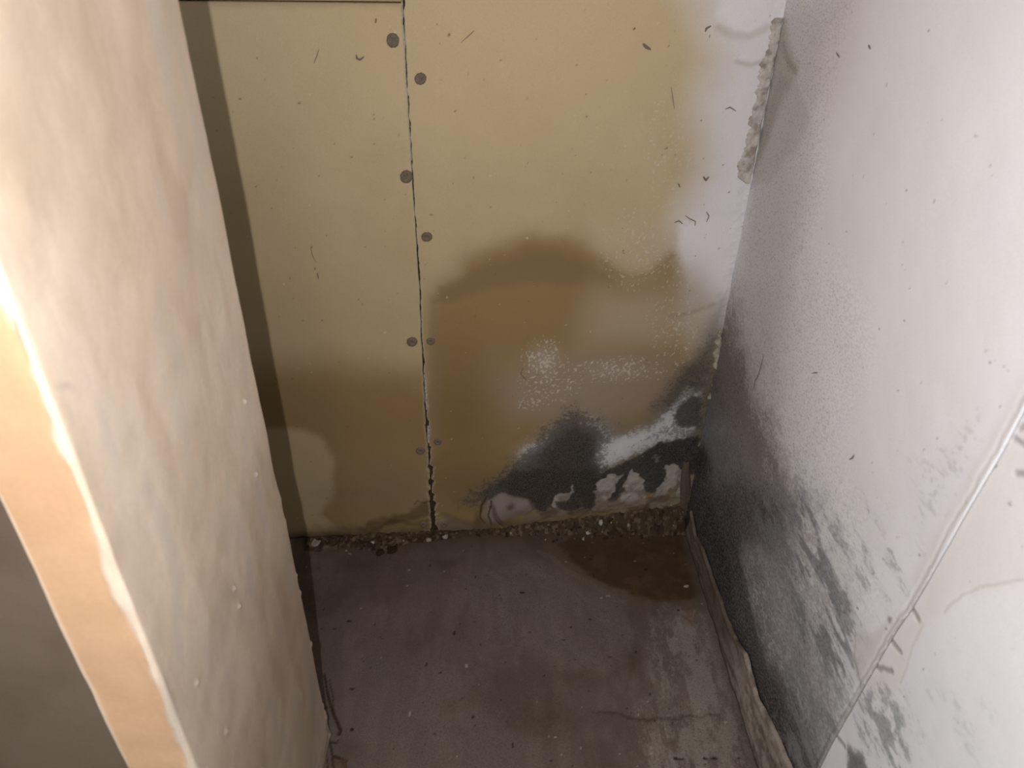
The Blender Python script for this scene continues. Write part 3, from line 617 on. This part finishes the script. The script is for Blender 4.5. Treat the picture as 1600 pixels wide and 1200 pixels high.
# ------------------------------------------------------------------ left wall: the free-standing end of a thin wall
def build_left():
    z = np.concatenate([np.arange(0, 1.0, .0025), np.arange(1.0, 1.5, .012)])
    r = .003
    # perimeter, going round: end face (towards the viewer), side face, far end, outer face
    per = []
    def seg(p, q, n): 
        for i in range(n): t = i / n; per.append((p[0] + (q[0] - p[0]) * t, p[1] + (q[1] - p[1]) * t))
    seg((PX0 + r, PY0), (PX1 - r, PY0), 24); i_side = len(per)
    seg((PX1 - r, PY0), (PX1, PY0 + r), 3)
    seg((PX1, PY0 + r), (PX1, PY1 - .0015), 130)
    seg((PX1, PY1 - .0015), (PX1 - .0015, PY1), 3); i_far = len(per)
    seg((PX1 - .0015, PY1), (PX0 + r, PY1), 14)
    seg((PX0 + r, PY1), (PX0, PY1 - r), 3); seg((PX0, PY1 - r), (PX0, PY0 + r), 60); seg((PX0, PY0 + r), (PX0 + r, PY0), 3)
    per = np.array(per); n = len(per); c = np.array([(PX0 + PX1) / 2, (PY0 + PY1) / 2])
    # outward normals
    tan = np.roll(per, -1, 0) - np.roll(per, 1, 0); nor = np.stack([tan[:, 1], -tan[:, 0]], -1); nor /= np.linalg.norm(nor, axis=1)[:, None]
    X = per[None, :, 0] + 0 * z[:, None]; Y = per[None, :, 1] + 0 * z[:, None]; Z = z[:, None] + 0 * X
    arc = np.concatenate([[0], np.cumsum(np.hypot(*np.diff(per, axis=0).T))])[None, :] + 0 * X
    H = (fbm(arc, Z, 10, 201, 3) - .5) * .004 + (fbm(arc, Z, 40, 202) - .5) * .0006
    # worn, lumpy near corner
    dc = np.abs(arc - arc[0, i_side])
    H += np.exp(-(dc / .006) ** 2) * (fbm(arc * .2, Z, 22, 203, 3) - .50) * .006
    # chips on the far edge, low down
    de = np.abs(arc - arc[0, i_far]); H += np.exp(-(de / .003) ** 2) * np.maximum(0, fbm(arc * 0, Z, 60, 204, 3) - .62) * .018 * ss(.55, .3, Z)
    # lumps of plaster at the foot of the side face
    H += ss(.07, .0, Z) * (fbm(arc, Z, 40, 205) - .35) * .006 * (arc > arc[0, i_side])
    s = Surf(arc, Z, lambda p: p, (.69, .575, .45))
    sidep = lambda p: (arc[0, i_side] + on_side(p)[0] - PY0, on_side(p)[1])
    s.to = sidep
    n1 = fbm(arc, Z, 7, 206, 4, ax=1.5, ay=.7); s.tint(ss(.4, .65, n1), (.88, .84, .79), .7)
    n2 = fbm(arc, Z, 22, 207, 4, ax=1.6, ay=.5); s.tint(ss(.5, .7, n2), (.89, .86, .83), .6); s.mix(ss(.45, .3, n2), (.56, .50, .45), .4)
    s.mix(s.blob((105, 605), 22, 10, .005, .003), (.40, .33, .28), .5)
    for p in ((385, 627), (402, 740), (308, 1065), (355, 1140), (368, 918), (375, 945)):
        q = s.blob(p, 4, 6, 0, .002); s.mix(q, (.75, .70, .62), 1); H += q * .002
    q = s.blob((366, 925), 12, 18, .004, .004); s.tint(q, (.7, .7, .68), .5)
    s.tint(ss(.70, .28, Z + s.wv * .2), (.60, .57, .54), 1)  # light falloff towards the floor, painted into the colour
    # bare core showing on the end face
    end = ss(.0025, -.0025, arc - arc[0, i_side] + .0025 + (fbm(arc * .3, Z, 25, 208, 3) - .5) * .012)
    s.mix(end, (.53, .325, .185), .95)
    H += np.exp(-(dc / .0035) ** 2) * -.001
    s.tint(end * ss(.4, .7, fbm(arc, Z, 20, 209)), (.9, .88, .86), .6)
    H -= end * .0012
    H[0] = 0
    P = np.stack([X + nor[None, :, 0] * H, Y + nor[None, :, 1] * H, Z], -1)
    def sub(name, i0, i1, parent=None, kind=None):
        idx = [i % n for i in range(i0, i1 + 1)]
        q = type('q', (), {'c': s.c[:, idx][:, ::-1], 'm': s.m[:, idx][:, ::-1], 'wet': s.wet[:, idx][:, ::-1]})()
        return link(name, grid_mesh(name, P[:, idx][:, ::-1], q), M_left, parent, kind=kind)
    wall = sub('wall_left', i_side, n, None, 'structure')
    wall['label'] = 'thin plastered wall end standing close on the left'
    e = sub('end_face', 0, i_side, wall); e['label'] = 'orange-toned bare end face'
    # cap
    me = bpy.data.meshes.new('top_cap'); top = P[-1]; me.from_pydata([tuple(v) for v in top], [], [list(range(n))]); link('top_cap', me, M_filler, wall, smooth=False)
    # knocked-out hole showing the core near the bottom of the corner
build_left()

# ------------------------------------------------------------------ rubble along the foot of the back wall
def build_rubble():
    a = np.arange(on_back((478, 838))[0], XR - .006, .0016); dd = np.linspace(0, 1, 26)
    kx = [on_back((p, 830))[0] for p in (478, 560, 620, 700, 760, 830, 900, 960, 1010, 1070)]
    hm = np.interp(a, kx, [.003, .006, .006, .004, .006, .013, .021, .030, .038, .042]); wd = np.interp(a, kx, [.030, .040, .030, .016, .012, .016, .022, .026, .030, .036])
    A = a[:, None] + 0 * dd[None]; D = wd[:, None] * dd[None] * (1 + (fbm(A, A * 0, 30, 5) - .5) * .8)
    n = fbm(A, D, 130, 300, 3); H = hm[:, None] * (1 - dd[None]) ** .9 + (n - .5) * .010 * (1 - dd[None] ** 4) + .0012
    H = H * (1 - dd[None] ** 6) - .002 * dd[None] ** 6
    s = Surf(A, D + H, lambda p: p, (.052, .034, .018)); s.mix(ss(.52, .68, fbm(A, D, 160, 301, 3)), (.13, .09, .055), .8); s.mix(ss(.48, .34, fbm(A, D, 120, 303, 3)), (.030, .017, .009), .9)
    P = np.array([0, YB, 0]) + EB * A[..., None] + NB * (D + .0005)[..., None]; P[..., 2] = H
    P[..., 0] = np.minimum(P[..., 0], XR - .004)
    o = link('rubble_dirt', grid_mesh('rubble_dirt', P[::-1], type('q', (), {'c': s.c[::-1], 'm': s.m[::-1], 'wet': s.wet[::-1]})()), M_floor, kind='stuff')
    o['label'] = 'dark brown crumbly dirt heaped along the foot of the back wall'; o['category'] = 'dirt'
    return lambda av, d: float(np.interp(av, kx, [.003, .006, .006, .004, .006, .013, .021, .030, .038, .042])) * max(0, 1 - d / float(np.interp(av, kx, [.030, .040, .030, .016, .012, .016, .022, .026, .030, .036]))) ** .9
heap = build_rubble()

def stone_mesh(name, rx, ry, rz, seed, jag=.28, sub=2):
    rnd = random.Random(seed); bm = bmesh.new(); bmesh.ops.create_icosphere(bm, subdivisions=sub, radius=1)
    ph = [rnd.uniform(0, 6.28) for _ in range(6)]
    for v in bm.verts:
        c = v.co; k = 1 + jag * (math.sin(3.1 * c.x + ph[0]) * math.sin(2.7 * c.y + ph[1]) + .6 * math.sin(5.3 * c.z + 4 * c.x + ph[2])) + rnd.uniform(-.10, .10)
        q = c * k; q.x = max(-.8, min(.82, q.x)); q.y = max(-.8, min(.8, q.y))
        v.co = Vector((q.x * rx, q.y * ry, (q.z + .8) * rz))
    me = bpy.data.meshes.new(name); bm.to_mesh(me); bm.free(); return me
def put_stone(name, p, r, mat, label, cat, seed, rot=0.0, group=None, up=0.0, on_heap=False, tilt=0.0):
    me = stone_mesh(name, *r, seed)
    o = link(name, me, mat, smooth=False)
    if on_heap:
        a, z = on_back(p); o.location = back_pt(a, max(.0, z - r[2] * .7), .012 + r[1] * .5)
    else:
        x, y = on_floor(p); o.location = (x, y, up)
    o.rotation_euler = (tilt, 0, rot); o['label'] = label; o['category'] = cat
    if group: o['group'] = group
    return o
M_white = plain('white_plaster', (.40, .39, .35), var=.12, scale=400)
M_pale = plain('pale_plaster', (.27, .235, .19), var=.2, scale=400)
M_scab = plain('dark_scab', (.026, .014, .006), var=.3, scale=300)
put_stone('plaster_chip', (918, 830), (.0075, .0105, .004), M_white, 'white wedge-shaped plaster chip on the damp floor below the heaped dirt', 'plaster chip', 1, .3, up=.0005, tilt=.35)
put_stone('plaster_chip', (937, 808), (.0058, .0050, .0045), M_white, 'small bright white plaster crumb on top of the dirt line above the white wedge chip', 'plaster chip', 2, .9, up=.004, on_heap=True)
put_stone('plaster_chip', (494, 851), (.0088, .0105, .0020), M_pale, 'flat pale oval chip by the back wall next to the left wall end', 'plaster chip', 3, -.3, up=.003)
put_stone('plaster_chip', (583, 852), (.0038, .0022, .0018), M_white, 'tiny bright flake in the dirt above the two brown scabs', 'plaster chip', 4, -.6, up=.006)
put_stone('plaster_chip', (670, 846), (.0060, .0048, .003), M_pale, 'pale grey crumb directly below the board joint', 'plaster chip', 5, .2, up=.002)
put_stone('plaster_chip', (696, 842), (.0070, .0040, .004), M_pale, 'pale torn crumb just right of the foot of the board joint', 'plaster chip', 6, .4, up=.002)
put_stone('plaster_chip', (1027, 820), (.0055, .0050, .005), M_pale, 'brownish round pebble in the thick dirt near the mouldy corner', 'pebble', 8, .2, on_heap=True)
put_stone('plaster_chip', (980, 812), (.0045, .0042, .004), M_pale, 'brownish pebble in the dirt right of the bright white crumb', 'pebble', 9, .2, on_heap=True)
put_stone('plaster_chip', (1072, 917), (.0055, .0030, .002), M_pale, 'small pale flake on the floor at the right edge of the damp patch', 'plaster chip', 10, -.1)
put_stone('dirt_scab', (594, 864), (.0092, .0085, .0022), M_scab, 'dark brown scab on the floor, the left one of a touching pair', 'scab', 11, .5, tilt=.05)
put_stone('dirt_scab', (613, 860), (.0110, .0105, .0024), M_scab, 'dark brown scab on the floor, the larger right one of a touching pair', 'scab', 12, .1, tilt=.05)
put_stone('dirt_scab', (792, 836), (.0032, .0080, .003), M_scab, 'narrow dark crumb on the floor below the blistered paint', 'scab', 13, .1)
put_stone('dirt_scab', (1190 - 640, 1141), (.0030, .0022, .0015), M_scab, 'tiny dark crumb on the floor beside the crack at the left wall end', 'scab', 14, .5)

protos = [stone_mesh('crumb', 1, .8, .7, 50 + k, sub=1) for k in range(5)]
kinds = [('dirt_crumb', M_brown, 'dark brown crumb in the dirt line', 'brown crumbs in the dirt line', 60),
         ('grit_crumb', M_grey, 'grey-brown crumb in the dirt line', 'grey crumbs in the dirt line', 50),
         ('plaster_crumb', M_pale, 'tiny pale crumb in the dirt line', 'pale crumbs in the dirt line', 16)]
rnd = random.Random(3)
for nm, mt, lb, gp, cnt in kinds:
    ms = []
    for p in protos:
        q = p.copy(); q.name = nm; q.materials.append(mt); ms.append(q)
    for k in range(cnt):
        px = rnd.uniform(800, 1060) if rnd.random() < .68 else rnd.uniform(486, 800)
        a = on_back((px, 825))[0]; wmax = .034 if px > 830 or px < 640 else .016
        d = .004 + wmax * rnd.random() ** 1.2; sz = rnd.choice((.0016, .0022, .0028, .0036)) * (1.1 if px > 800 else .85)
        h = heap(a, d)
        o = bpy.data.objects.new(nm, rnd.choice(ms)); COL.objects.link(o)
        x, y, _ = back_pt(a, 0, d); o.location = (x, y, max(-.0005, h - sz * .1)); o.scale = (sz, sz, sz)
        o.rotation_euler = (rnd.uniform(-.5, .5), rnd.uniform(-.5, .5), rnd.uniform(0, 6.28))
        zone = ('left of the board joint' if px < 668 else 'between the board joint and the blistered paint' if px < 790 else
                'between the blistered paint and the white wedge chip' if px < 918 else 'in the thick heap by the mouldy corner')
        o['label'] = lb + ' ' + zone; o['category'] = 'crumb'; o['group'] = gp + ' ' + zone

# ------------------------------------------------------------------ fibres and hairs stuck to the walls
def fibre(pts, r, label, wall='back', lift=.0008, taper=True):
    n = 14; P = []
    px = np.array(pts, float); t = np.linspace(0, len(px) - 1, n)
    for k in t: 
        x = np.interp(k, range(len(px)), px[:, 0]); y = np.interp(k, range(len(px)), px[:, 1])
        if wall == 'back': a, z = on_back((x, y)); P.append(Vector(back_pt(a, z, lift + .0018)))
        else: yy, z = on_right((x, y)); P.append(Vector((XR - lift - .0016, yy, z)))
    c = sum(P, Vector()) / n; nrm = Vector(NB) if wall == 'back' else Vector((-1, 0, 0))
    bm = bmesh.new(); prev = None
    for i, q in enumerate(P):
        d = (P[min(i + 1, n - 1)] - P[max(i - 1, 0)]).normalized(); u = d.cross(nrm).normalized()
        rr = r * (.35 + .65 * math.sin(math.pi * (i + .6) / (n + .2))) if taper else r
        ring = [bm.verts.new(q - c + (u * math.cos(w_) + nrm * math.sin(w_)) * rr) for w_ in [k * math.pi / 3 for k in range(6)]]
        if prev:
            for k in range(6): bm.faces.new((prev[k], prev[(k + 1) % 6], ring[(k + 1) % 6], ring[k]))
        else: bm.faces.new(ring[::-1])
        prev = ring
    bm.faces.new(prev); me = bpy.data.meshes.new('wall_fibre'); bm.to_mesh(me); bm.free()
    o = link('wall_fibre', me, M_fibre); o.location = c; o['label'] = label; o['category'] = 'fibre'; o['group'] = 'dark fibres stuck to the walls'
for a in [([(1004, 68), (1009, 73), (1016, 77)], .0018, 'thick dark wedge-like fibre high on the beige back board'),
          ([(1101, 49), (1103, 44), (1110, 40)], .0013, 'short bent dark fibre near the top, left of the pale corner zone'),
          ([(557, 85), (558, 91), (563, 93), (569, 88)], .0012, 's-curled dark fibre on the left board near the top'),
          ([(499, 76), (495, 88), (491, 98)], .0004, 'thin straight hair on the left board near the top'),
          ([(588, 28), (587, 36)], .0009, 'tiny upright fleck above the topmost screw head'),
          ([(1132, 170), (1140, 167), (1149, 173)], .0007, 'arched thin fibre on the pale zone beside the torn tape'),
          ([(1053, 347), (1060, 344), (1066, 349)], .0009, 'curled fibre left of the pale patch, leftmost of a small cluster'),
          ([(1070, 336), (1077, 341), (1086, 345), (1085, 352)], .0007, 'bent fibre in the middle of a small cluster by the pale patch'),
          ([(1103, 330), (1107, 337), (1103, 346)], .0007, 'hooked fibre right of a small cluster by the pale patch'),
          ([(1098, 275), (1102, 281), (1107, 275)], .0014, 'v-shaped dark fibre on the pale zone'),
          ([(817, 574), (814, 582), (818, 589), (823, 593)], .0006, 'curved brown hair beside the white salt speckles'),
          ([(741, 47), (735, 53), (720, 66)], .0004, 'thin slanting hair on the right board near the top'),
          ([(486, 385), (488, 397), (495, 410)], .0004, 'thin curved hair halfway up the left board'),
          ([(496, 425), (498, 435)], .0007, 'short fleck under the thin curved hair on the left board'),
          ([(1048, 135), (1050, 150), (1053, 170)], .0004, 'long fine upright hair on the beige board near the pale zone'),
          ([(1059, 286), (1062, 292)], .0010, 'tiny double fleck on the beige board above the fibre cluster'),
          ([(989, 46), (992, 43)], .0010, 'tiny slanted fleck near the top of the right board')]:
    fibre(*a)
for a in [([(1196, 555), (1191, 574), (1187, 588), (1183, 594), (1180, 608)], .0006, 'long crooked hair on the right wall beside the mouldy corner'),
          ([(1272, 583), (1281, 582)], .0006, 'short level fleck on the middle of the right wall'),
          ([(1330, 718), (1335, 716), (1338, 711)], .0007, 'small hooked fleck low on the bright right wall'),
          ([(1310, 82), (1315, 90)], .0007, 'small fleck near the top of the right wall'),
          ([(1361, 70), (1363, 77)], .0008, 'small dark fleck near the top, further right on the right wall')]:
    fibre(*a, wall='right')
